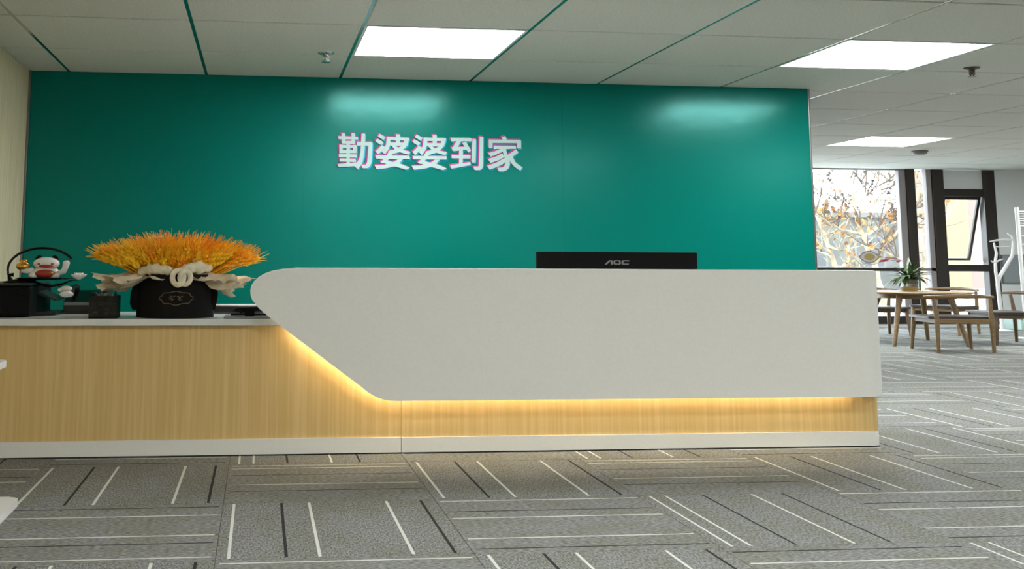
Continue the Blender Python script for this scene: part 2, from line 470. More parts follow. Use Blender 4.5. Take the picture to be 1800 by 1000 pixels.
for _, cx, cy, (pat, turn) in spots[:300]:
    t = bpy.data.objects.new('carpet_tile', TM[pat])
    COL.objects.link(t)
    t.parent = floor
    t.location = (cx, cy, 0)
    t.rotation_euler = (0, 0, turn * math.pi / 2)

# ceiling: deck, grid bars, mineral tiles, lamps in some cells
ceiling = struct('ceiling', box(new_bm(), XL - 0.3, XR + 0.3, YB - 0.3, YF + 0.3, 2.735, 3.2), M['deck'])
LAMP_CELLS = [(i, j) for i in (2, 5, 8, 11) for j in (11, 6, 1, -4) if (i, j) not in ((2, -4), (11, 11), (11, 6), (8, 11))]       # cell (i, j): columns i..i+1, rows j..j-1; unseen cells mostly added for light, rearmost row to brighten the desk
xs = [XL] + [GX + TX * i for i in range(0, 16) if XL + .01 < GX + TX * i < XR - .01] + [XR]
ys = [YB] + [GY - TY * j for j in range(14, -9, -1) if YB + .01 < GY - TY * j < YF - .16] + [YF]
GAPX, GAPY = 0.025, 0.026
for i, x in enumerate(xs[1:-1]):
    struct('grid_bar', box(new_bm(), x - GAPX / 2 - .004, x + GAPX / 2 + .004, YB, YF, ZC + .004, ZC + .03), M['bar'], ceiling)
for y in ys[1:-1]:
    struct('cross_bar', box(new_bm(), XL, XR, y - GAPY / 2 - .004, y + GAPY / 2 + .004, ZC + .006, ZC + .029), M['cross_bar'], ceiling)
_cache = {}
def ceiling_tile(x0, x1, y0, y1):
    w, d = round(x1 - x0, 4), round(y1 - y0, 4)
    if (w, d) not in _cache:
        bm = box(new_bm(), -w / 2, w / 2, -d / 2, d / 2, 0, 0.02)
        es = [e for e in bm.edges if all(v.co.z < .001 for v in e.verts)]
        bmesh.ops.bevel(bm, geom=es, offset=0.004, segments=1, affect='EDGES')
        bmesh.ops.recalc_face_normals(bm, faces=bm.faces)
        me = bpy.data.meshes.new('ceiling_tile')
        bm.to_mesh(me); bm.free()
        me.materials.append(M['tile'])
        _cache[(w, d)] = me
    t = bpy.data.objects.new('ceiling_tile', _cache[(w, d)])
    COL.objects.link(t)
    t.parent = ceiling
    t.location = ((x0 + x1) / 2, (y0 + y1) / 2, ZC)
lamp_box = {}
for (i, j) in LAMP_CELLS:
    lamp_box[(round(GX + TX * i, 2), round(GY - TY * j, 2))] = (i, j)
lamps = []
for a, b in zip(xs, xs[1:]):
    for c, d in zip(ys, ys[1:]):
        x0 = a + (GAPX / 2 if a > XL else 0); x1 = b - (GAPX / 2 if b < XR else 0)
        y0 = c + (GAPY / 2 if c > YB else 0); y1 = d - (GAPY / 2 if d < YF else 0)
        key = (round(a, 2), round(c, 2))
        if key in lamp_box:
            lamps.append((lamp_box[key], x0, x1, y0, y1))
        else:
            ceiling_tile(x0, x1, y0, y1)

LAMP_LABELS = {(2, 1): 'square lit ceiling panel just above the white wall lettering',
               (5, 1): 'square lit ceiling panel by the right end of the green wall',
               (8, -4): 'square lit ceiling panel above the dining table near the windows'}
for (ij, x0, x1, y0, y1) in lamps:
    lamp = thing('ceiling_light', ((x0 + x1) / 2, (y0 + y1) / 2, ZC), LAMP_LABELS.get(ij, 'unseen square lit panel in the hall ceiling, there to light the room'), 'ceiling light', 'square ceiling light panels')
    bm = new_bm()
    w = 0.022
    for q in ((x0, x1, y0, y0 + w), (x0, x1, y1 - w, y1), (x0, x0 + w, y0 + w, y1 - w), (x1 - w, x1, y0 + w, y1 - w)):
        box(bm, *q, ZC, ZC + .025)
    obj('frame', bm, M['white_metal'], lamp)
    obj('diffuser', box(new_bm(), x0 + w, x1 - w, y0 + w, y1 - w, ZC + .003, ZC + .02), M['diffuser'], lamp)

# walls
struct('wall_left', box(new_bm(), XL - .3, XL, YB - .3, YF + .3, -.35, 3.2), M['beige_wall'])
struct('wall_back', box(new_bm(), XL - .3, XR + .3, YB - .3, YB, -.35, 3.2), M['plaster'])
struct('wall_right', box(new_bm(), XR, XR + .3, YB - .3, YF + .3, -.35, 3.2), M['plaster'])
green = struct('wall_center', box(new_bm(), XL + .002, 5.085, YW + .02, YW + .17, -.004, ZC - .001), M['green'])
for a, b in ((XL + .002, 0.37), (0.37, 2.716), (2.716, 5.075)):
    struct('wall_panel', box(new_bm(), a + .0005, b - .0005, YW, YW + .02, -.004, ZC - .001), M['green'], green)
struct('edge_trim', box(new_bm(), 5.0755, 5.094, YW - .004, YW + .175, -.004, ZC - .001, .004, 2), M['alu'], green)
struct('trim_1', box(new_bm(), XL + .0005, XL + .02, YW - .022, YW - .0005, -.004, ZC - .001, .004, 2), M['alu'])

# far wall with the window strip
FY0, FY1 = YF, YF + .16
WX0, WX1 = 5.6, 12.754
far = new_bm()
box(far, XL - .3, WX0, FY0, YF + .3, -.35, 3.2)
box(far, WX1, XR + .3, FY0, YF + .3, -.35, 3.2)
box(far, WX0, WX1, FY0, YF + .3, 2.705, 3.2)
box(far, WX0, WX1, FY0, YF + .3, -.35, 0.05)
struct('wall_far', far, M['grey_plaster'])
WF = M['window_frame']
def pane(parent, x0, x1, z0, z1, y=YF + .07):
    return struct('pane', box(new_bm(), x0, x1, y, y + .012, z0, z1), M['glass'], parent)
# window_1: the wide fixed lights
w1 = struct('window_1', box(new_bm(), 5.6, 11.115, YF + .02, YF + .13, 0.05, 0.185), WF)
struct('transom', box(new_bm(), 5.6, 11.115, YF + .015, YF + .13, 0.945, 1.002), WF, w1)
struct('head_rail', box(new_bm(), 5.6, 11.115, YF + .03, YF + .13, 2.68, 2.705), M['jamb'], w1)
struct('mullion', box(new_bm(), 11.115, 11.271, YF - .005, YF + .15, 0.05, 2.705, .006, 2), WF, w1)
struct('mullion', box(new_bm(), 8.30, 8.42, YF - .005, YF + .15, 0.185, 2.68, .006, 2), WF, w1)
struct('jamb', box(new_bm(), 10.99, 11.113, YF + .03, YF + .14, 0.185, 2.68, .006, 2), M['jamb'], w1)
for a, b in ((5.6, 8.30), (8.42, 10.99)):
    pane(w1, a, b, 0.185, 0.945); pane(w1, a, b, 1.002, 2.68)
# window_2: the narrow light between the mullions
w2 = struct('window_2', box(new_bm(), 11.271, 11.587, YF + .02, YF + .13, 0.05, 0.185), WF)
struct('transom', box(new_bm(), 11.271, 11.587, YF + .02, YF + .13, 0.95, 1.0), M['jamb'], w2)
struct('jamb', box(new_bm(), 11.492, 11.587, YF + .02, YF + .14, 0.185, 2.705, .006, 2), M['jamb'], w2)
pane(w2, 11.271, 11.492, 0.185, 0.95); pane(w2, 11.271, 11.492, 1.0, 2.705)
# window_3: frame with a blind top panel, a top-hung sash pushed open and a fixed lower light
w3 = struct('window_3', box(new_bm(), 11.587, 11.80, YF - .005, YF + .15, 0.05, 2.705, .006, 2), WF)
struct('mullion', box(new_bm(), 12.54, 12.754, YF - .005, YF + .15, 0.05, 2.705, .006, 2), WF, w3)
struct('transom', box(new_bm(), 11.80, 12.54, YF, YF + .14, 2.236, 2.364, .005, 2), WF, w3)
struct('transom', box(new_bm(), 11.80, 12.54, YF, YF + .14, 0.945, 1.06, .005, 2), WF, w3)
struct('sill_rail', box(new_bm(), 11.80, 12.54, YF, YF + .14, 0.05, 0.17, .005, 2), WF, w3)
struct('blind_panel', box(new_bm(), 11.80, 12.54, YF + .03, YF + .07, 2.364, 2.70), M['grey_plaster'], w3)
pane(w3, 11.80, 12.54, 0.17, 0.945)
def tilt_part(name, boxes, m, ang=20):
    bm = new_bm()
    for q in boxes:
        box(bm, *q)
    bmesh.ops.rotate(bm, cent=(0, YF + .08, 2.236), matrix=Matrix.Rotation(math.radians(ang), 3, 'X'), verts=bm.verts)
    return struct(name, bm, m, w3)
tilt_part('sash', [(11.82, 11.86, YF + .06, YF + .10, 1.07, 2.23), (12.47, 12.52, YF + .06, YF + .10, 1.07, 2.23),
                   (11.86, 12.47, YF + .06, YF + .10, 2.19, 2.23), (11.86, 12.47, YF + .06, YF + .10, 1.07, 1.11)], M['window_frame'])
tilt_part('pane', [(11.86, 12.47, YF + .075, YF + .085, 1.11, 2.19)], M['glass'])
struct('stay_arm', tube(new_bm(), [(12.52, YF + .1, 1.10), (12.50, YF + .34, 1.22)], .008, 6), M['alu'], w3)

# ------------------------------------------------------------------ outside the windows
struct('ground', box(new_bm(), -40, 80, YF + .31, 120, -.6, -.35), M['pavement'])

def house(name, x0, x1, y0, y1, z1, m, label, wins, cornice=True):
    h = thing(name, ((x0 + x1) / 2, y0, -.35), label, 'building')
    obj('wall', box(new_bm(), x0, x1, y0, y1, -.35, z1), m, h)
    if cornice:
        obj('cornice', box(new_bm(), x0 - .2, x1 + .2, y0 - .2, y1, z1, z1 + .25), M['sill_stone'], h)
    for (a, b, c, d) in wins:
        f = obj('window', box(new_bm(), a, b, y0 - .06, y0 + .02, c, d), M['sill_stone'], h)
        obj('glazing', box(new_bm(), a + .12, b - .12, y0 - .07, y0, c + .12, d - .12), M['dark_pane'], f)
    return h
house('low_building', 14, 31.5, 52, 60, 3.3, M['grey_house'], 'low grey building seen behind the bare branches', [(17 + 3 * k, 18.6 + 3 * k, .8, 2.4) for k in range(5)])
house('cream_building', 39.2, 40.5, 60, 62, 16, M['cream_house'], 'tall cream sunlit building seen through the open window', [])
house('pink_building', 41.0, 50.0, 60.8, 66, 15, M['pink_house'], 'pale pink building beside the cream sunlit one outside', [(44.6, 46.2, 1.2, 3.6), (44.6, 46.2, 5.4, 7.8)])

def leaf_mesh(name, m, s=1.0):
    pts = [(0, 0), (.35, .18), (.22, .30), (.62, .42), (.40, .62), (.52, .90), (.18, .80), (0, 1.15), (-.18, .80), (-.52, .90), (-.40, .62), (-.62, .42), (-.22, .30), (-.35, .18)]
    bm = new_bm()
    c = bm.verts.new((0, .5 * s * .12, .01))
    v = [bm.verts.new((x * s * .12, y * s * .12, -.012 * abs(x))) for x, y in pts]
    for a, b in zip(v, v[1:] + v[:1]):
        bm.faces.new((c, a, b))
    me = bpy.data.meshes.new(name)
    bm.to_mesh(me); bm.free()
    me.materials.append(m)
    return me
LEAF = [leaf_mesh('autumn_leaf', m, s) for m, s in zip(M['leaf'], (.85, .85, .75))]

# main limbs of the three trees: (points, radius at the base)
LIMBS = [
  [([(14.16,24.0,-0.45),(14.02,24.0,0.34),(13.89,24.1,1.11),(13.67,24.2,1.82),(13.62,24.3,2.41),(13.58,24.4,3.0),(13.54,24.5,3.61)],0.085),([(13.69,24.2,1.73),(13.01,23.8,1.8),(12.48,23.5,2.0),(12.07,23.2,2.15)],0.045),([(13.72,24.2,1.62),(14.17,24.4,1.87),(14.66,24.7,1.98),(15.22,24.9,2.13)],0.038),([(13.62,24.3,2.25),(13.91,24.2,2.3),(14.11,24.0,2.63),(13.96,23.8,3.06),(13.83,23.7,3.48)],0.03),([(13.92,24.1,1.03),(14.1,23.8,1.56),(14.36,23.6,1.94),(14.59,23.4,2.4)],0.04),([(13.77,24.1,1.42),(13.9,23.7,1.36),(14.09,23.4,1.17)],0.025),([(13.62,24.3,2.41),(14.08,24.6,2.63),(14.12,24.8,3.0),(14.38,25.0,3.53)],0.022)],
  [([(14.26,26.0,-0.47),(14.08,26.0,0.49),(14.02,26.1,1.08),(13.89,26.3,1.78),(13.79,26.4,2.23),(13.69,26.5,2.87)],0.085),([(13.93,26.2,1.47),(14.05,25.8,1.38),(14.42,25.5,1.49)],0.035),([(14.02,26.2,1.24),(13.86,26.5,1.36),(13.75,26.8,1.43)],0.035),([(14.01,26.0,0.83),(14.51,26.3,1.14),(14.61,26.5,1.46),(14.59,26.8,1.94),(14.5,27.0,2.37)],0.04),([(13.89,26.3,1.78),(13.87,26.1,2.36),(13.73,26.0,2.84),(13.54,25.8,3.31)],0.025),([(14.1,26.0,0.42),(14.31,25.7,0.81),(14.41,25.4,1.0)],0.03)],
  [([(15.63,25.0,-0.52),(15.66,25.0,0.98),(15.7,25.1,1.92),(15.66,25.1,2.88),(15.67,25.2,3.71)],0.06),([(15.7,25.1,1.92),(15.22,24.7,2.2),(14.7,24.4,2.56),(14.51,24.2,3.07)],0.03),([(15.64,25.0,1.38),(16.3,25.3,1.94),(16.78,25.5,2.33),(17.13,25.6,2.65)],0.028),([(15.69,25.1,2.6),(16.0,25.3,3.03),(16.26,25.5,3.54)],0.02)],
]

def tree(limbs, seed, label, nleaf):
    rg = random.Random(seed)
    base = limbs[0][0][0][:2] + (-.35,)
    t = thing('plane_tree', base, label, 'tree', 'plane trees outside the windows')
    tw = new_bm()
    tips = []
    def twig(p, d, length, r, depth):
        pts, rad = [p], [r]
        q, dd = p.copy(), d.copy()
        for k in range(4):
            dd = (dd + Vector((rg.uniform(-.25, .25), rg.uniform(-.2, .2), rg.uniform(-.1, .25)))).normalized()
            q = q + dd * length / 4
            pts.append(q.copy()); rad.append(r * (1 - .2 * (k + 1)) + .004)
        tube(tw, pts, rad, 4, False)
        tips.extend(pts[1:])
        if depth:
            for k in range(2):
                nd = (dd * .6 + Vector((rg.uniform(-1, 1), rg.uniform(-.6, .6), rg.uniform(-.3, .9)))).normalized()
                twig(pts[rg.randint(1, 4)], nd, length * rg.uniform(.45, .75), r * .55, depth - 1)
    for n_, (pts, r) in enumerate(limbs):
        pts = [Vector(p) for p in pts]
        if n_ == 0:
            pts[0].z = -.35
        rad = [r * (1 - .72 * k / (len(pts) - 1)) for k in range(len(pts))]
        fine, fr = [], []
        for k in range(len(pts) - 1):
            for u in range(4):
                w = u / 4
                fine.append(pts[k].lerp(pts[k + 1], w) + Vector((rg.uniform(-.02, .02), rg.uniform(-.02, .02), 0)))
                fr.append(rad[k] + (rad[k + 1] - rad[k]) * w)
        fine.append(pts[-1]); fr.append(rad[-1])
        obj('trunk' if n_ == 0 else 'branch', tube(new_bm(), fine, fr, 7, False), M['bark'], t, 'all')
        for k in range(9 if n_ == 0 else 7):
            p = fine[rg.randint(len(fine) // 3, len(fine) - 1)]
            d = Vector((rg.uniform(-1, 1), rg.uniform(-.6, .6), rg.uniform(-.2, 1))).normalized()
            twig(p, d, rg.uniform(.45, .9), .021, 1)
    obj('twigs', tw, M['twig' if seed == 11 else 'bark'], t, 'all')['kind'] = 'stuff'
    high = [p for p in tips if p.z > 1.8]
    for k in range(nleaf):
        p = rg.choice(high if high and rg.random() < .5 else tips)
        kind = rg.choice((0, 1, 0, 1, 1, 2)) if p.z < 2.3 else rg.choice((0, 2, 2, 2))  # high leaves mostly take the darkest colour, painting silhouettes against the sky
        lf = bpy.data.objects.new('leaf', LEAF[kind])
        COL.objects.link(lf)
        lf.parent = t
        lf.location = p - Vector(base) + Vector((rg.uniform(-.06, .06), rg.uniform(-.05, .05), rg.uniform(-.12, 0)))
        lf.rotation_euler = (rg.uniform(.5, 2.6), rg.uniform(-1.2, 1.2), rg.uniform(0, 6.28))
        sc = rg.uniform(.7, 1.25)
        lf.scale = (sc, sc, sc)
    return t
tree(LIMBS[0], 11, 'leaning plane tree with orange leaves nearest to the wide window outside', 240)
tree(LIMBS[1], 23, 'slim pale plane tree leaning behind the nearest one outside', 150)
tree(LIMBS[2], 5, 'straight plane tree outside the narrow window', 90)

# ------------------------------------------------------------------ lettering on the green wall
def sign():
    s = thing('wall_sign', (1.50, YW, 2.03), 'white Chinese lettering with pink and blue edges on the green wall', 'sign')
    order = [('qin', 0), ('po', 0), ('po', 332), ('dao', 0), ('jia', 0)]
    for key, dx in order:
        face, pk, cy = new_bm(), new_bm(), new_bm()
        for n_, poly in enumerate(GLYPHS[key]):
            e = n_ * .00022                          # strokes overlap, so each sits a hair prouder than the last
            q = [((x + dx) / 1000.0, z / 1000.0) for x, z in poly]
            prism(face, q, YW - .0185 - e, YW - .0125)
            prism(pk, [(x - .0095, z + .0095) for x, z in q], YW - .0088 - e, YW - .0062)
            prism(cy, [(x + .0095, z - .0105) for x, z in q], YW - .0026 - e, YW - .0005)
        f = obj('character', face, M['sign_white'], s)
        obj('pink_layer', pk, M['sign_pink'], f)
        obj('blue_layer', cy, M['sign_cyan'], f)
sign()

# ------------------------------------------------------------------ reception desk
DXL, DXR = XL + .03, 3.72
desk = thing('reception_desk', (1.0, 6.8, 0), 'long reception desk with oak base, white curved front and low white counter', 'reception desk')
def rounded_end(x0, x1, y0, y1, r, n=8):
    """plan outline whose front right corner is rounded"""
    out = [(x0, y0)]
    for k in range(n + 1):
        a = math.radians(-90 + 90 * k / n)
        out.append((x1 - r + r * math.cos(a), y0 + r + r * math.sin(a)))
    return out + [(x1, y1), (x0, y1)]
SEAM = 0.821
obj('toe_kick', slab_prism(new_bm(), rounded_end(DXL, DXR - .03, 6.46, 7.14, .06), 0.0, .012), M['gap'], desk)
obj('plinth', box(new_bm(), DXL, SEAM - .0015, 6.441, 7.16, .008, .0915), M['desk_white'], desk)
obj('plinth', slab_prism(new_bm(), rounded_end(SEAM + .0015, DXR - .002, 6.441, 7.16, .065), .008, .090), M['desk_white'], desk, True)
obj('base_panel', box(new_bm(), DXL, SEAM - .0008, 6.45, 7.15, .092, .716), M['wood'], desk)
obj('base_panel', slab_prism(new_bm(), rounded_end(SEAM + .0008, DXR, 6.45, 7.15, .06), .0905, .716), M['wood'], desk, True)
obj('countertop', box(new_bm(), DXL, DXR - .02, 6.40, 7.28, .7175, .7545, .004, 2), M['slab'], desk)

# white front: outline (left curve measured along the front), wrapped round the right end
R_END = 0.20
def front_xy(s, off):
    """plan position for a run s along the front (s = x until the corner); off = distance behind the face"""
    xs_, r = DXR - .02 - R_END, R_END
    if s <= xs_:
        return (s, 6.25 + off)
    arc = r * math.pi / 2
    if s <= xs_ + arc:
        a = (s - xs_) / r
        return (xs_ + (r - off) * math.sin(a), 6.25 + r - (r - off) * math.cos(a))
    return (xs_ + r - off, 6.25 + r + (s - xs_ - arc))
TOPC = [(-.045, .918), (-.040, .942), (-.025, .967), (0, .990), (.035, 1.010), (.078, 1.025), (.13, 1.034), (.203, 1.038)]
LOWC = [(-.045, .918), (-.043, .893), (-.033, .866), (.004, .820), (.045, .786), (.083, .755), (.137, .715), (.612, .364), (.655, .338), (.70, .322), (.748, .315)]
def interp(c, x, end):
    if x >= c[-1][0]:
        return end
    for (a, u), (b, v) in zip(c, c[1:]):
        if a <= x <= b:
            return u + (v - u) * (x - a) / (b - a) if b > a else v
    return c[0][1]
S_END = DXR - .02 - R_END + R_END * math.pi / 2 + .55
stations = sorted({x for x, _ in TOPC + LOWC} | {.2 + .05 * k for k in range(66)} | {DXR - .02 - R_END + R_END * math.pi / 2 * k / 12 for k in range(13)} | {S_END})
def zlo(x): return interp(LOWC, x, .315)
def zhi(x): return interp(TOPC, x, 1.037)
bm = new_bm()
rows = []
for s_ in stations:
    lo, hi = zlo(s_), zhi(s_)
    ring = []
    zs = [lo + (hi - lo) * t for t in (0, .04, .5, .985, 1)] if hi - lo > 1e-4 else [lo] * 5
    for off, zset in ((0.0, zs), (.10, zs[::-1])):
        for z in zset:
            x, y = front_xy(s_, off)
            ring.append(bm.verts.new((x, y, z)))
    rows.append(ring)
for a, b in zip(rows, rows[1:]):
    for k in range(10):
        bm.faces.new((a[k], a[(k + 1) % 10], b[(k + 1) % 10], b[k]))
bm.faces.new(rows[-1])
bmesh.ops.remove_doubles(bm, verts=bm.verts, dist=1e-5)
obj('front_panel', bm, M['desk_white'], desk, True)
# ledge on top of the front and the carcass that carries it
led_poly = [front_xy(s_, .012) for s_ in stations if s_ >= .203]
back = [(x, 6.62) for x in (DXR - .03, .203)]
obj('ledge', slab_prism(new_bm(), [p for p in led_poly if p[1] < 6.6] + back, 1.031, 1.0405), M['slab'], desk)
obj('carcass', box(new_bm(), .30, DXR - .14, 6.35, 6.60, .7555, 1.030), M['desk_white'], desk)
# bracket strip that holds the panel and the lit strip tucked behind its lower edge
path = []
for s_ in stations:
    if s_ < .137 or s_ > DXR - .06:
        continue
    dz = .045 + .014 * max(0, min(1, (.70 - s_) / .15))
    x, y = front_xy(s_, .188)
    path.append((x, y, zlo(s_) + dz))
obj('led_strip', tube(new_bm(), path, .006, 6), M['led'], desk)
br = new_bm()
box(br, .95, DXR - .3, 6.349, 6.452, .42, .70)
obj('bracket', br, M['gap'], desk)

# ------------------------------------------------------------------ monitor behind the desk
mon = thing('monitor', (2.29, 7.02, .7545), 'black computer monitor seen from the back, rising above the desk front', 'monitor')
obj('housing', box(new_bm(), 1.762, 2.820, 6.985, 7.035, .80, 1.147, .006, 2), M['black'], mon)
obj('rear_bulge', box(new_bm(), 1.98, 2.60, 6.945, 6.99, .84, 1.02, .015, 2), M['dark_grey'], mon)
obj('screen', box(new_bm(), 1.775, 2.807, 7.033, 7.0385, .82, 1.137), M['black_gloss'], mon)
obj('stand', box(new_bm(), 2.22, 2.36, 7.0, 7.04, .765, .86, .004, 1), M['black'], mon)
obj('stand_foot', slab_prism(new_bm(), round_rect(2.02, 2.56, 6.90, 7.18, .06), .7548, .766), M['black'], mon)
lg = new_bm()
LY0, LY1 = 6.982, 6.9852
def lq(pts):
    prism(lg, [(2.20 + x * .0175, 1.0665 + z * .0068) for x, z in pts], LY0, LY1)
lq([(0, 0), (.8, 0), (2.2, 3.1), (3.0, 3.1), (3.0, 4), (1.8, 4)])                  # the open slanted A
lq([(2.35, 0), (3.0, 0), (3.0, 4), (2.35, 4)])
for pts in ([(3.4, .4), (4.0, .9), (4.0, 3.1), (3.4, 3.6)], [(5.5, .9), (6.1, .4), (6.1, 3.6), (5.5, 3.1)],
            [(3.4, .4), (3.8, 0), (5.7, 0), (6.1, .4), (5.6, .95), (3.9, .95)], [(3.4, 3.6), (3.9, 3.05), (5.6, 3.05), (6.1, 3.6), (5.7, 4), (3.8, 4)],
            [(6.5, .5), (7.15, .9), (7.15, 3.1), (6.5, 3.5)], [(6.5, .5), (6.9, 0), (9.0, 0), (9.2, .95), (7.0, .95)], [(6.5, 3.5), (7.0, 3.05), (9.4, 3.05), (9.2, 4), (6.9, 4)]):
    lq(pts)
tag(obj('logo', lg, M['logo_grey'], mon), 'grey AOC lettering')

# ------------------------------------------------------------------ things on the low counter
ZT = .7545
# black printer at the left
pr = thing('printer', (-1.58, 6.85, ZT), 'big black printer at the wall end of the low counter', 'printer')
obj('body', box(new_bm(), -1.93, -1.285, 6.57, 7.22, ZT + .006, ZT + .175, .012, 3), M['black'], pr)
obj('lid', box(new_bm(), -1.935, -1.29, 6.565, 7.20, ZT + .177, ZT + .190, .004, 2), M['dark_grey'], pr)
obj('foot', box(new_bm(), -1.90, -1.33, 6.62, 7.15, ZT, ZT + .006), M['gap'], pr)
tr = new_bm()
slab_prism(tr, [(-1.285, 6.72), (-1.18, 6.80), (-1.18, 7.10), (-1.285, 7.12)], ZT + .006, ZT + .02)
prism(tr, [(-1.285, ZT + .12), (-1.185, ZT + .085), (-1.18, ZT + .09), (-1.285, ZT + .14)], 6.80, 7.10)
obj('output_tray', tr, M['dark_grey'], pr)
obj('control_panel', box(new_bm(), -1.36, -1.30, 6.562, 6.571, ZT + .12, ZT + .16, .002, 1), M['black'], pr)
# black desk telephone behind
ph = thing('desk_phone', (-1.06, 7.12, ZT), 'black desk telephone with sloping face beside the printer', 'telephone')
bm = new_bm()
a = [(-1.17, 6.99), (-.93, 6.99), (-.93, 7.26), (-1.17, 7.26)]
v0 = [bm.verts.new((x, y, ZT)) for x, y in a]
v1 = [bm.verts.new((x, y, ZT + (.075 if y < 7.1 else .135))) for x, y in a]
bm.faces.new(v0[::-1]); bm.faces.new(v1)
for k in range(4):
    bm.faces.new((v0[k], v0[(k + 1) % 4], v1[(k + 1) % 4], v1[k]))
obj('body', bm, M['black_gloss'], ph)
obj('handset', tube(new_bm(), [(-1.145, 6.97, ZT + .11), (-1.14, 7.02, ZT + .125), (-1.14, 7.12, ZT + .15), (-1.14, 7.22, ZT + .155), (-1.145, 7.27, ZT + .145)], [.022, .03, .017, .017, .028], 10), M['black'], ph, True)
obj('front_strip', box(new_bm(), -1.165, -.935, 6.984, 6.9895, ZT + .052, ZT + .070), M['mid_grey'], ph)
# smoked glass box of dried petals and pebbles
gb = thing('glass_holder', (-.862, 6.52, ZT), 'small smoked glass box holding dark pebbles and dried petals', 'glass box')
bm = new_bm()
X0, X1, Y0_, Y1_ = -.942, -.785, 6.455, 6.60
for q in ((X0, X1, Y0_, Y0_ + .005, ZT, ZT + .125), (X0, X1, Y1_ - .005, Y1_, ZT, ZT + .125), (X0, X0 + .005, Y0_ + .006, Y1_ - .006, ZT, ZT + .125), (X1 - .005, X1, Y0_ + .006, Y1_ - .006, ZT, ZT + .125)):
    box(bm, *q)
obj('vessel', bm, M['smoke_glass'], gb)
obj('base', box(new_bm(), X0 + .006, X1 - .006, Y0_ + .007, Y1_ - .007, ZT, ZT + .010), M['black_gloss'], gb)
rg = random.Random(3)
bm = new_bm()
for layer in range(4):
    for k in range(13):
        ball(bm, (rg.uniform(X0 + .026, X1 - .026), rg.uniform(Y0_ + .026, Y1_ - .026), ZT + .026 + layer * .024), (rg.uniform(.013, .02), rg.uniform(.013, .018), rg.uniform(.009, .013)), 7, 5)
obj('pebbles', bm, M['stone'], gb, 'all')['kind'] = 'stuff'
bm = new_bm()
for k in range(16):
    c = Vector((rg.uniform(X0 + .06, X1 - .02), rg.uniform(Y0_ + .02, Y0_ + .07), ZT + rg.uniform(.02, .06)))
    ball(bm, c, (.014, .004, .018), 6, 4, Matrix.Rotation(rg.uniform(-1, 1), 4, 'Y'))
obj('petals', bm, M['maroon'], gb, 'all')['kind'] = 'stuff'
bm = new_bm()
for k in range(9):
    x = X0 + .022 + .014 * k
    y = rg.uniform(Y0_ + .03, Y1_ - .03)
    tube(bm, [(x, y, ZT + .10), (x + rg.uniform(-.012, .012), y, ZT + .13), (x + rg.uniform(-.025, .025), y, ZT + rg.uniform(.14, .155))], [.004, .011, .002], 6)
obj('dried_buds', bm, M['stone'], gb, 'all')['kind'] = 'stuff'

# ring ornament on the printer with lotus flowers
ZP = ZT + .190
rx, ry, rz, RY = -1.27, 6.80, 1.022, 6.80
orn = thing('ring_ornament', (-1.40, RY, ZP), 'black ring ornament with white lotus flowers standing on the printer', 'ornament')
arc = [(rx + .195 * math.cos(math.radians(a)), RY, rz + .125 * math.sin(math.radians(a))) for a in range(30, 222, 6)]
obj('ring', tube(new_bm(), arc, [.0075] * len(arc), 8), M['black_gloss'], orn, True)
lathe_bm = lathe(new_bm(), [(0, 0), (.085, 0), (.088, .006), (.05, .012), (.02, .02), (0, .02)], (-1.40, RY, ZP + .001), 24, 1.0, .8)
obj('foot', lathe_bm, M['black'], orn, True)
obj('stem', tube(new_bm(), [(-1.45, RY, ZP + .01), (-1.455, RY, ZP + .045), (-1.43, RY, ZP + .045)], .012, 8), M['black'], orn, True)
obj('tray', lathe(new_bm(), [(0, -.008), (.12, -.006), (.165, .002), (.168, .006), (.12, .001), (0, 0)], (-1.255, RY, .967), 28, 1.0, .55), M['black_gloss'], orn, True)
obj('tray_leg', tube(new_bm(), [(-1.37, RY, ZP + .012), (-1.30, RY, .962)], .009, 8), M['black'], orn, True)
obj('branch', tube(new_bm(), [(-1.34, RY, ZP + .008), (-1.22, RY - .01, .922), (-1.15, RY - .01, .935), (-1.09, RY - .01, .960)], [.008, .008, .007, .004], 8), M['black_gloss'], orn, True)
def lotus(c, r, n=9):
    bm = new_bm()
    for lay, (tilt, s) in enumerate(((.95, 1.0), (.55, .85), (.2, .6))):
        for k in range(n - lay * 2):
            a = 2 * math.pi * (k + .5 * lay) / (n - lay * 2)
            d = Vector((math.cos(a) * math.sin(tilt), math.sin(a) * math.sin(tilt), math.cos(tilt)))
            rot = d.to_track_quat('Z', 'Y').to_matrix().to_4x4()
            ball(bm, Vector(c) + d * r * .55 * s, (r * .30, r * .12, r * .55 * s), 8, 6, rot)
    return bm
obj('lotus', lotus((-1.055, RY - .01, .962), .052), M['porcelain'], orn, 'all')
obj('lotus_stem', tube(new_bm(), [(-1.09, RY - .01, .958), (-1.055, RY - .01, .962)], .003, 6), M['black'], orn)
bd = new_bm()
ball(bd, (-1.115, RY - .06, .912), (.034, .024, .017), 14, 8)
ball(bd, (-1.112, RY - .066, .880), (.042, .028, .019), 14, 8)
ball(bd, (-1.150, RY - .062, .905), (.016, .014, .012), 10, 6)
obj('lotus_bud', bd, M['porcelain'], orn, 'all')
obj('bud_stem', tube(new_bm(), [(-1.17, RY - .01, .93), (-1.14, RY - .055, .90)], .004, 6), M['black'], orn)

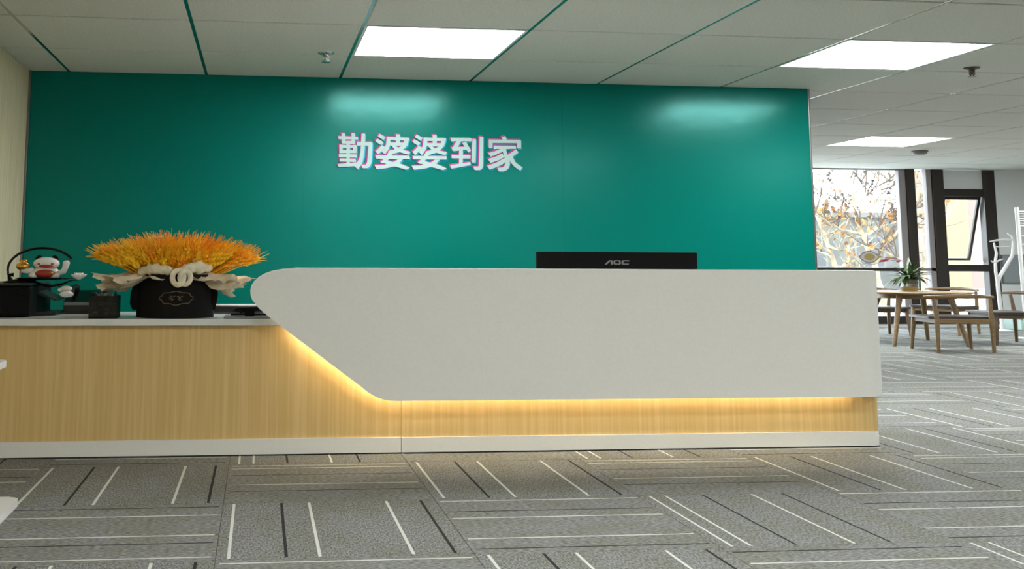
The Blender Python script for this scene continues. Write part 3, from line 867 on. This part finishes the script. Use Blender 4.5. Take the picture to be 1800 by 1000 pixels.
# beckoning cat on the tray
CXc, CYc, CZc = -1.245, 6.785, .9685
cat = thing('lucky_cat', (CXc, CYc, CZc), 'white beckoning cat figurine with gold bag and red bib inside the ring', 'figurine')
bm = new_bm()
ball(bm, (CXc, CYc, CZc + .036), (.080, .055, .038), 20, 12)             # body
ball(bm, (CXc + .005, CYc - .012, CZc + .088), (.076, .05, .038), 20, 12)  # head
ball(bm, (CXc - .062, CYc - .03, CZc + .020), (.030, .028, .020), 12, 8)
ball(bm, (CXc + .058, CYc - .03, CZc + .018), (.030, .028, .018), 12, 8)
obj('body', bm, M['porcelain'], cat, 'all')
for sx in (-1, 1):
    e = new_bm()
    lathe(e, [(.026, 0), (.022, .014), (.010, .026), (0, .030)], (CXc + .005 + sx * .044, CYc - .005, CZc + .108), 12, 1.0, .6)
    obj('ear', e, M['black'], cat, 'all')
obj('raised_paw', tube(new_bm(), [(CXc + .075, CYc - .02, CZc + .03), (CXc + .108, CYc - .025, CZc + .045), (CXc + .118, CYc - .025, CZc + .075), (CXc + .122, CYc - .028, CZc + .095), (CXc + .122, CYc - .03, CZc + .105)], [.016, .018, .019, .021, .012], 12), M['porcelain'], cat, 'all')
bb = new_bm()
ball(bb, (CXc + .005, CYc - .048, CZc + .030), (.058, .02, .024), 16, 8)
obj('bib', bb, M['red'], cat, 'all')
obj('bell', ball(new_bm(), (CXc + .048, CYc - .066, CZc + .034), .012, 12, 8), M['gold'], cat, 'all')
fc = new_bm()
ball(fc, (CXc + .012, CYc - .060, CZc + .073), (.042, .007, .010), 12, 6)
ball(fc, (CXc - .030, CYc - .054, CZc + .086), (.010, .005, .005), 8, 6)
ball(fc, (CXc + .045, CYc - .054, CZc + .086), (.010, .005, .005), 8, 6)
obj('face_paint', fc, M['red'], cat, 'all')
for dx, dy in ((-.036, -.055), (.060, -.048)):
    obj('cheek', ball(new_bm(), (CXc + dx, CYc + dy, CZc + .071), (.013, .006, .007), 8, 6), M['pink'], cat, 'all')
bg = new_bm()
lathe(bg, [(0, 0), (.030, .003), (.040, .018), (.036, .034), (.016, .046), (.026, .058), (0, .060)], (CXc - .128, CYc - .012, CZc + .050), 16, 1.0, .8)
obj('gold_bag', bg, M['gold'], cat, 'all')
obj('bag_paw', tube(new_bm(), [(CXc - .065, CYc - .015, CZc + .05), (CXc - .10, CYc - .02, CZc + .045), (CXc - .135, CYc - .02, CZc + .047)], [.016, .018, .015], 10), M['porcelain'], cat, 'all')

# bouquet of dyed wheat in a black hat box
BXc, BYc = -.478, 6.655
bq = thing('wheat_bouquet', (BXc, BYc, ZT), 'bouquet of orange dyed wheat in a round black box with cream tissue', 'bouquet')
bx = obj('hat_box', lathe(new_bm(), [(0, 0), (.222, 0), (.222, .07), (.216, .08), (.218, .245), (.206, .245), (.204, .20), (0, .20)], (BXc, BYc, ZT), 48), M['black_felt'], bq, True)
for sx in (-1, 1):
    st = [(BXc + sx * .200, BYc - .04, ZT + .215), (BXc + sx * .208, BYc - .05, ZT + .18), (BXc + sx * (.224 if sx < 0 else .215), BYc - .05, ZT + .13), (BXc + sx * (.226 if sx < 0 else .208), BYc - .05, ZT + .08), (BXc + sx * (.212 if sx < 0 else .200), BYc - .04, ZT + .05)]
    obj('handle', tube(new_bm(), st, [(.012, .03)] * 5, 8), M['black_felt'], bx, True)
lb = []
for k in range(64):
    a = 2 * math.pi * k / 64
    rr = 1 + .07 * math.cos(8 * a) * (1 if abs(math.cos(a)) < .98 else .3)
    x = .092 * rr * math.cos(a)
    lb.append((BXc + .018 + x, BYc - math.sqrt(.2185 ** 2 - (x + .018) ** 2) - .001, ZT + .113 + .036 * rr * math.sin(a)))
em = tube(new_bm(), lb + lb[:1], .0024, 5, False)
for z, x0, x1, w in ((.122, -.034, -.006, .0028), (.121, .004, .036, .0028), (.114, -.040, -.022, .002), (.112, .012, .022, .003), (.106, -.036, -.010, .0022), (.104, .010, .030, .0018)):
    pts = []
    for t in range(5):
        x = x0 + (x1 - x0) * t / 4
        pts.append((BXc + .018 + x, BYc - math.sqrt(.2185 ** 2 - (x + .018) ** 2) - .001, ZT + z + .004 * math.sin(t * 2.1)))
    tube(em, pts, w, 5)
tag(obj('emblem', em, M['gold_ink'], bx, 'all'), 'thin bronze oval emblem')
# wheat ears: three shapes shared by all
def ear_mesh(name, m, seed):
    rg = random.Random(seed)
    bm = new_bm()
    tube(bm, [(0, 0, -.20), (0, 0, 0)], .0022, 4, False)
    for k in range(7):
        z = .004 + k * .0145
        for s in (-1, 1):
            a = 1.05 * k
            d = Vector((math.cos(a) * s * .0062, math.sin(a) * s * .0062, z + (.006 if s > 0 else 0)))
            bmesh.ops.create_icosphere(bm, subdivisions=1, radius=1, matrix=Matrix.Translation(d) @ Matrix.Diagonal((.0058, .0058, .0125, 1)))
            e = d + Vector((math.cos(a) * s * rg.uniform(.008, .022), math.sin(a) * s * rg.uniform(.008, .022), rg.uniform(.05, .075)))
            tube(bm, [d + Vector((0, 0, .006)), e], [.0013, .0006], 3, False)
    bmesh.ops.recalc_face_normals(bm, faces=bm.faces)
    me = bpy.data.meshes.new(name)
    bm.to_mesh(me); bm.free()
    me.materials.append(m)
    return me
EARS = [ear_mesh('wheat_ear', m, k) for k, m in enumerate(M['wheat'])]
rg = random.Random(8)
NW = 290
for k in range(NW):
    rr = math.sqrt((k + .5) / NW)
    a = k * 2.399963 + rg.uniform(-.1, .1)
    rr2 = min(1.02, rr * rg.uniform(.93, 1.06))
    tip = Vector((.535 * rr2 * math.cos(a), .22 * rr2 * math.sin(a), .385 + .115 * (1 - rr2 ** 2) + rg.uniform(-.018, .012)))
    base = Vector((.13 * rr * math.cos(a), .11 * rr * math.sin(a), .19))
    d = (tip - base).normalized()
    e = bpy.data.objects.new('wheat_ear', EARS[rg.choice((0, 0, 1, 1, 2) if rr < .7 else (0, 0, 1, 2, 2))])
    COL.objects.link(e)
    e.parent = bq
    e.location = tip - d * .165
    e.rotation_mode = 'QUATERNION'
    e.rotation_quaternion = d.to_track_quat('Z', 'Y')
    sc = rg.uniform(.95, 1.2)
    e.scale = (sc * 1.6, sc * 1.6, 1.0)
# straw bundle under the ears
bm = new_bm()
for k in range(420):
    a = rg.uniform(0, 6.283); rr = math.sqrt(rg.random())
    p0 = Vector((BXc + .10 * rr * math.cos(a), BYc + .10 * rr * math.sin(a), ZT + .12))
    p1 = Vector((BXc + .38 * rr * math.cos(a), BYc + .15 * rr * math.sin(a), ZT + .355 + .05 * (1 - rr)))
    tube(bm, [p0, p1], .0032, 4, False)
obj('straw', bm, M['straw'], bq)['kind'] = 'stuff'
# crumpled tissue
def tissue(seed, a0, a1, r0, r1, z0, z1, wave, nu=46, nv=7, sy=1.0):
    rg = random.Random(seed)
    ph1, ph2, ph3 = (rg.uniform(0, 6.28) for _ in range(3))
    bm = new_bm()
    g = []
    for u in range(nu + 1):
        a = a0 + (a1 - a0) * u / nu
        row = []
        jag = rg.uniform(-.02, .03)
        for v in range(nv + 1):
            t = v / nv
            r = r0 + (r1 - r0) * t + t * (jag + .035 * math.sin(7 * a + ph1))
            z = z0 + (z1 - z0) * math.sin(t * 1.9) + wave * t * (math.sin(9 * a + ph2) * .6 + math.sin(15 * a + ph3) * .4) + rg.uniform(-.006, .006) * t
            row.append(bm.verts.new((BXc + r * math.cos(a), BYc + r * math.sin(a) * sy, z)))
        g.append(row)
    for u in range(nu):
        for v in range(nv):
            bm.faces.new((g[u][v], g[u + 1][v], g[u + 1][v + 1], g[u][v + 1]))
    return bm
t1 = tissue(2, math.radians(158), math.radians(262), .17, .44, ZT + .285, ZT + .215, .032, sy=.62)
tissue_o = obj('tissue', t1, M['paper'], bq, 'all')
obj('tissue', tissue(7, math.radians(278), math.radians(385), .17, .41, ZT + .285, ZT + .215, .036, sy=.62), M['paper'], bq, 'all')
obj('tissue', tissue(12, math.radians(165), math.radians(228), .17, .40, ZT + .275, ZT + .170, .045, 30, 7, .7), M['paper'], bq, 'all')
obj('tissue', tissue(31, math.radians(312), math.radians(378), .17, .37, ZT + .275, ZT + .160, .05, 30, 7, .7), M['paper'], bq, 'all')
obj('tissue', tissue(5, math.radians(20), math.radians(160), .17, .33, ZT + .235, ZT + .29, .03), M['paper'], bq, 'all')
# the rolls over the front rim
for pts, rad in (([(-.19, -.115, .262), (-.12, -.175, .275), (-.05, -.205, .272), (-.01, -.225, .262)], [.026, .030, .028, .018]),
                 ([(.03, -.225, .262), (.08, -.20, .278), (.14, -.165, .285), (.20, -.10, .282)], [.018, .030, .034, .024]),
                 ([(.10, -.15, .31), (.145, -.12, .325), (.18, -.08, .31)], [.018, .030, .020])):
    fine, fr = [], []
    for k in range(len(pts) - 1):
        for u in range(5):
            w = u / 5
            fine.append([pts[k][q] + (pts[k + 1][q] - pts[k][q]) * w for q in range(3)])
            r_ = rad[k] + (rad[k + 1] - rad[k]) * w
            fr.append((r_ * rg.uniform(.7, 1.25), r_ * rg.uniform(.75, 1.2)))
    fine.append(pts[-1]); fr.append(rad[-1] * .5)
    bm = tube(new_bm(), [(BXc + a, BYc + b, ZT + c) for a, b, c in fine], fr, 16)
    for v in bm.verts:
        v.co += Vector((rg.uniform(-.004, .004), rg.uniform(-.004, .004), rg.uniform(-.004, .004)))
    obj('tissue_roll', bm, M['paper'], bq, 'all')
bm = new_bm()
cc = Vector((BXc + .045, BYc - .238, ZT + .228))
for (dx, r, n) in ((-.018, .040, 20), (.022, .036, 20)):
    ring = [(cc.x + dx + r * .8 * math.cos(2 * math.pi * k / n), cc.y + .006 * math.sin(4 * math.pi * k / n), cc.z + r * math.sin(2 * math.pi * k / n)) for k in range(n + 1)]
    tube(bm, ring, [(.006, .016)] * (n + 1), 8, False)
obj('tissue_curl', bm, M['paper'], bq, 'all')

# stapler and papers by the white front
stp = thing('stapler', (-.05, 6.50, ZT), 'black stapler lying on the low counter next to the white front', 'stapler')
obj('base', slab_prism(new_bm(), round_rect(-.155, .065, 6.475, 6.545, .02), ZT + .0165, ZT + .026), M['black'], stp)
obj('arm', prism(new_bm(), [(-.15, ZT + .045), (-.10, ZT + .028), (.10, ZT + .055), (.11, ZT + .066), (.02, ZT + .066), (-.12, ZT + .056)], 6.485, 6.535), M['black'], stp)
obj('pivot', box(new_bm(), -.075, -.02, 6.478, 6.542, ZT + .0115, ZT + .055, .006, 2), M['black'], stp)
pad = tag(obj('clipboard', box(new_bm(), -.19, .10, 6.42, 6.70, ZT + .0005, ZT + .011, .003, 1), M['mid_grey'], at=(-.04, 6.56, ZT)), 'flat grey folder under the black stapler on the counter', 'folder')
ks = thing('document_tray', (-.13, 7.10, ZT), 'low grey document tray at the back of the counter behind the stapler', 'tray')
obj('base', box(new_bm(), -.29, .03, 6.98, 7.22, ZT + .0005, ZT + .008), M['mid_grey'], ks)
rim = new_bm()
for q in ((-.29, .03, 6.98, 6.986), (-.29, .03, 7.214, 7.22), (-.29, -.284, 6.986, 7.214), (.024, .03, 6.986, 7.214)):
    box(rim, *q, ZT + .008, ZT + .045)
obj('rim', rim, M['dark_grey'], ks)
obj('paper_stack', box(new_bm(), -.28, .02, 6.99, 7.21, ZT + .008, ZT + .052), M['white_metal'], ks)

# ------------------------------------------------------------------ white side table at the frame's left edge
stb = thing('side_table', (-1.40, 4.75, 0), 'white side table with rounded top and base plate in front of the desk', 'side table')
obj('base_plate', slab_prism(new_bm(), round_rect(-1.80, -1.038, 4.45, 5.29, .05), .0005, .032), M['white_metal'], stb, True)
obj('table_top', slab_prism(new_bm(), round_rect(-1.76, -1.058, 4.40, 5.02, .05), .628, .656), M['white_metal'], stb, True)
obj('post', box(new_bm(), -1.78, -1.70, 4.62, 4.80, .032, .628, .008, 2), M['white_metal'], stb)
tag(obj('remote_control', box(new_bm(), -1.50, -1.095, 4.70, 4.78, .6565, .672, .005, 2), M['black'], at=(-1.30, 4.74, .6565)), 'black remote control lying on the white side table', 'remote control')

# ------------------------------------------------------------------ dining corner by the windows
def make_chair(loc, rot, label, dark=False):
    c = thing('armchair', (0, 0, 0), label, 'chair', 'wooden bow-back chairs around the table')
    wd = M['oak_dark'] if dark else M['oak']
    for s in (-1, 1):
        obj('leg', tube(new_bm(), [(s * .335, -.33, 0), (s * .332, -.325, .25), (s * .33, -.32, .42), (s * .345, -.29, .655)], [.022, .028, .030, .022], 10), wd, c, True)
        obj('leg', tube(new_bm(), [(s * .375, .32, 0), (s * .355, .30, .25), (s * .34, .29, .408)], [.020, .027, .030], 10), wd, c, True)
        obj('side_rail', box(new_bm(), s * .335 - .015, s * .335 + .015, -.30, .28, .352, .405, .004, 1), wd, c)
    obj('front_rail', box(new_bm(), -.33, .33, .275, .305, .352, .405, .004, 1), wd, c)
    obj('rear_rail', box(new_bm(), -.32, .32, -.335, -.305, .352, .405, .004, 1), wd, c)
    obj('seat', slab_prism(new_bm(), round_rect(-.40, .40, -.30, .345, .06), .406, .436), M['cushion'], c, True)
    pts, rad = [], []
    for k in range(17):
        a = math.radians(205 + 130 * k / 16)
        pts.append((.47 * math.cos(a), -.06 + .34 * math.sin(a), .672 + .012 * math.cos((k - 8) / 8 * 1.5)))
        w = 1 - abs(k - 8) / 8
        rad.append((.030 - .014 * (1 - w), .014 + .016 * w))
    obj('back_bow', tube(new_bm(), pts, rad, 10), wd, c, True)
    c.location = loc
    c.rotation_euler = (0, 0, rot)
    return c
make_chair((8.645, 13.265, 0), math.radians(-8), 'light oak bow-back chair with its back turned to the hall')
make_chair((10.17, 14.42, 0), math.radians(83), 'brown bow-back chair standing beside the white coat stand', True)
make_chair((9.30, 16.15, 0), math.radians(172), 'bow-back chair on the window side of the table, beyond the plant', True)
make_chair((10.62, 16.45, 0), math.radians(118), 'light oak bow-back chair turned sideways before the open window')

tb = thing('round_table', (8.95, 14.5, 0), 'round oak table with splayed legs by the windows', 'table')
obj('table_top', lathe(new_bm(), [(0, .672), (.66, .672), (.715, .684), (.72, .692), (.712, .700), (0, .700)], (8.95, 14.5, 0), 56), M['oak'], tb, True)
for dx, dy in ((-.655, -.505), (.29, -.66), (.50, .58), (-.37, .70)):
    obj('leg', tube(new_bm(), [(8.95 + dx, 14.5 + dy, 0), (8.95 + dx * .68, 14.5 + dy * .68, .672)], [.024, .042], 12), M['oak'], tb, True)
obj('apron', lathe(new_bm(), [(.46, .61), (.50, .61), (.50, .672), (.46, .672), (.46, .61)], (8.95, 14.5, 0), 40), M['oak'], tb, True)

pl = thing('potted_plant', (8.90, 14.55, .70), 'leafy green plant in a clear glass bowl on the round table', 'plant')
obj('bowl', lathe(new_bm(), [(0, .0005), (.105, .0005), (.118, .03), (.118, .165), (.113, .165), (.113, .032), (.10, .008), (0, .008)], (8.90, 14.55, .70), 32), M['vessel'], pl, True)
obj('gravel', lathe(new_bm(), [(0, .009), (.099, .009), (.111, .032), (.111, .06), (0, .062)], (8.90, 14.55, .70), 28), M['amber_sand'], pl, True)
obj('roots', lathe(new_bm(), [(0, .10), (.07, .10), (.10, .12), (.105, .155), (.06, .175), (0, .178)], (8.90, 14.55, .70), 20), M['leaf_green'], pl, True)
rg = random.Random(12)
def blade(p0, d, length, w, droop):
    bm = new_bm()
    side = d.cross(Vector((0, 0, 1)))
    side = side.normalized() if side.length > .01 else Vector((1, 0, 0))
    prev = None
    p = p0.copy(); dd = d.copy()
    for k in range(7):
        t = k / 6
        ww = w * math.sin(math.pi * (.12 + .86 * t)) if k < 6 else .001
        up = Vector((0, 0, .25 * ww))
        cur = [bm.verts.new(p - side * ww), bm.verts.new(p - up), bm.verts.new(p + side * ww)]
        if prev:
            bm.faces.new((prev[0], prev[1], cur[1], cur[0])); bm.faces.new((prev[1], prev[2], cur[2], cur[1]))
        prev = cur
        p = p + dd * length / 6
        dd = (dd + Vector((0, 0, -droop))).normalized()
    return bm
for k in range(70):
    a = rg.uniform(0, 6.283)
    el = rg.uniform(.05, 1.25)
    d = Vector((math.cos(a) * math.cos(el), math.sin(a) * math.cos(el), math.sin(el)))
    obj('plant_leaf', blade(Vector((8.90 + rg.uniform(-.05, .05), 14.55 + rg.uniform(-.05, .05), .868)), d, rg.uniform(.16, .42), rg.uniform(.016, .034), rg.uniform(.10, .32)), M['leaf_green'], pl, 'all')

# white coat stand
cs = thing('coat_stand', (12.00, 17.1, 0), 'white branching coat stand by the grey wall', 'coat stand')
def cp(u): return [(x, 17.1 + dy, z) for x, dy, z in u]
obj('base', lathe(new_bm(), [(0, 0), (.17, 0), (.17, .012), (.04, .03), (0, .03)], (12.02, 17.1, .0005), 28, 1.0, 1.0), M['white_metal'], cs, True)
obj('pole', tube(new_bm(), cp([(12.02, 0, .02), (12.0, 0, .45), (11.985, 0, .76), (12.02, 0, .86), (12.16, 0, 1.05), (12.28, 0, 1.22), (12.31, 0, 1.42), (12.30, 0, 1.52), (12.22, 0, 1.58)]), [.036, .034, .034, .032, .030, .028, .026, .022, .012], 10), M['white_metal'], cs, True)
obj('arm', tube(new_bm(), cp([(11.985, 0, .76), (11.95, -.02, .95), (11.955, -.02, 1.12), (11.985, -.02, 1.25), (11.95, -.02, 1.42)]), [.028, .026, .024, .022, .014], 8), M['white_metal'], cs, True)
obj('arm', tube(new_bm(), cp([(12.31, 0, 1.47), (12.15, -.01, 1.475), (12.0, -.02, 1.46), (11.87, -.03, 1.44)]), [.018, .017, .016, .009], 8), M['white_metal'], cs, True)
obj('arm', tube(new_bm(), cp([(12.31, 0, 1.36), (12.1, .02, 1.355), (11.96, 0, 1.36)]), [.008, .008, .008], 6), M['white_metal'], cs, True)
obj('hook', tube(new_bm(), cp([(11.955, -.02, 1.10), (11.89, -.04, 1.11), (11.86, -.05, 1.13)]), [.018, .014, .008], 8), M['white_metal'], cs, True)
obj('hook', tube(new_bm(), cp([(11.955, -.02, 1.10), (12.02, -.04, 1.14), (12.08, -.04, 1.155)]), [.016, .013, .008], 8), M['white_metal'], cs, True)

# white grid rack that leaves the frame
rk = thing('grid_rack', (11.4, 15.1, 0), 'white metal grid rack on posts next to the coat stand', 'rack')
for x, tx in ((10.985, 10.955), (11.95, 11.93)):
    obj('post', tube(new_bm(), [(x, 15.1, 0.0005), (tx, 15.1, 1.90)], .03, 10), M['white_metal'], rk, True)
    obj('foot', box(new_bm(), x - .03, x + .03, 14.85, 15.35, .0005, .03, .006, 1), M['white_metal'], rk)
for k in range(12):
    z = 1.84 - k * .035 if k < 7 else 1.6 - (k - 6) * .12
    obj('wire', tube(new_bm(), [(10.97, 15.1, z), (11.94, 15.1, z)], .006, 6), M['white_metal'], rk)

# grey board against the wall and the mint box on the floor
bd = thing('pin_board', (13.0, 18.06, .75), 'grey fabric board fixed to the pale wall behind the coat stand', 'board')
obj('board', box(new_bm(), 12.78, 13.60, 18.055, 18.095, .76, 1.22), M['board_grey'], bd)
fr = new_bm()
for q in ((12.76, 13.62, .745, .76), (12.76, 13.62, 1.22, 1.235), (12.76, 12.78, .76, 1.22), (13.60, 13.62, .76, 1.22)):
    box(fr, q[0], q[1], 18.05, 18.098, q[2], q[3])
obj('frame', fr, M['mid_grey'], bd)
mb = thing('storage_box', (12.75, 17.3, 0), 'pale mint plastic storage box on the floor by the wall', 'box')
obj('body', box(new_bm(), 12.32, 13.2, 17.05, 17.55, .0005, .19, .03, 3), M['mint'], mb, True)
obj('lid', box(new_bm(), 12.29, 13.23, 17.02, 17.58, .191, .225, .012, 2), M['mint'], mb, True)

# sticker on the wide window
sk = thing('window_sticker', (10.40, YF + .06, 1.17), 'round-bodied bird window sticker with a tan oval and red blossoms', 'sticker')
SY = YF + .0695
def ell(cx, cz, rx, rz, n=28, pinch=0):
    return [(cx + rx * math.cos(2 * math.pi * k / n) * (1 - pinch * abs(math.sin(2 * math.pi * k / n))), cz + rz * math.sin(2 * math.pi * k / n)) for k in range(n)]
obj('outline', prism(new_bm(), ell(10.40, 1.185, .185, .105, 28, .25), SY - .0012, SY - .0002), M['sticker_line'], sk)
obj('body', prism(new_bm(), ell(10.40, 1.185, .165, .092, 28, .25), SY - .0028, SY - .0014), M['sticker_white'], sk)
obj('oval', prism(new_bm(), ell(10.405, 1.185, .098, .058), SY - .0042, SY - .003), M['sticker_tan'], sk)
obj('beak', prism(new_bm(), [(10.56, 1.21), (10.66, 1.185), (10.56, 1.165)], SY - .0042, SY - .003), M['sticker_tan'], sk)
bm = new_bm()
for (x, z, a, b) in ((10.64, 1.12, .05, .022), (10.70, 1.135, .04, .016), (10.92, 1.11, .045, .014)):
    prism(bm, ell(x, z, a, b, 14), SY - .0028, SY - .0014)
obj('blossom', bm, M['sticker_red'], sk)
bm = new_bm()
for (x, z, a, b) in ((10.74, 1.17, .07, .018), (10.86, 1.16, .06, .020), (10.95, 1.13, .04, .012)):
    prism(bm, ell(x, z, a, b, 14), SY - .0012, SY - .0002)
obj('petal', bm, M['sticker_pink'], sk)
obj('twig', tube(new_bm(), [(10.24, SY - .004, 1.055), (10.34, SY - .004, 1.075), (10.48, SY - .004, 1.055), (10.6, SY - .004, 1.10), (10.95, SY - .004, 1.14)], .0035, 5), M['sticker_line'], sk)

# ------------------------------------------------------------------ fittings in the ceiling
def sprinkler(x, y, m, label):
    s = thing('sprinkler', (x, y, ZC), label, 'sprinkler', 'ceiling sprinklers')
    obj('escutcheon', lathe(new_bm(), [(0, 0), (.065, 0), (.062, -.008), (.03, -.018), (0, -.018)], (x, y, ZC - .0005), 24), m, s, True)
    obj('body', lathe(new_bm(), [(.022, -.018), (.024, -.035), (.014, -.045), (.010, -.062), (0, -.062)], (x, y, ZC), 16), m, s, True)
    yk = new_bm()
    for sx in (-1, 1):
        tube(yk, [(x + sx * .018, y, ZC - .036), (x + sx * .024, y, ZC - .055), (x + sx * .006, y, ZC - .074)], .005, 6)
    obj('yoke', yk, m, s)
    obj('deflector', lathe(new_bm(), [(0, -.072), (.034, -.074), (.036, -.078), (0, -.078)], (x, y, ZC), 18), m, s, True)
sprinkler(0.49, 8.60, M['sprinkler'], 'chrome sprinkler head in the ceiling left of the lamp panel')
sprinkler(5.86, 8.51, M['brown_metal'], 'dark sprinkler head in the ceiling beyond the end of the green wall')
sd = thing('smoke_detector', (9.49, 15.08, ZC), 'round smoke detector on the ceiling near the windows', 'smoke detector')
obj('base', lathe(new_bm(), [(0, 0), (.115, 0), (.115, -.02), (0, -.02)], (9.49, 15.08, ZC - .0005), 28), M['mid_grey'], sd, True)
obj('head', lathe(new_bm(), [(.10, -.021), (.095, -.045), (.06, -.062), (0, -.066)], (9.49, 15.08, ZC), 28), M['mid_grey'], sd, True)
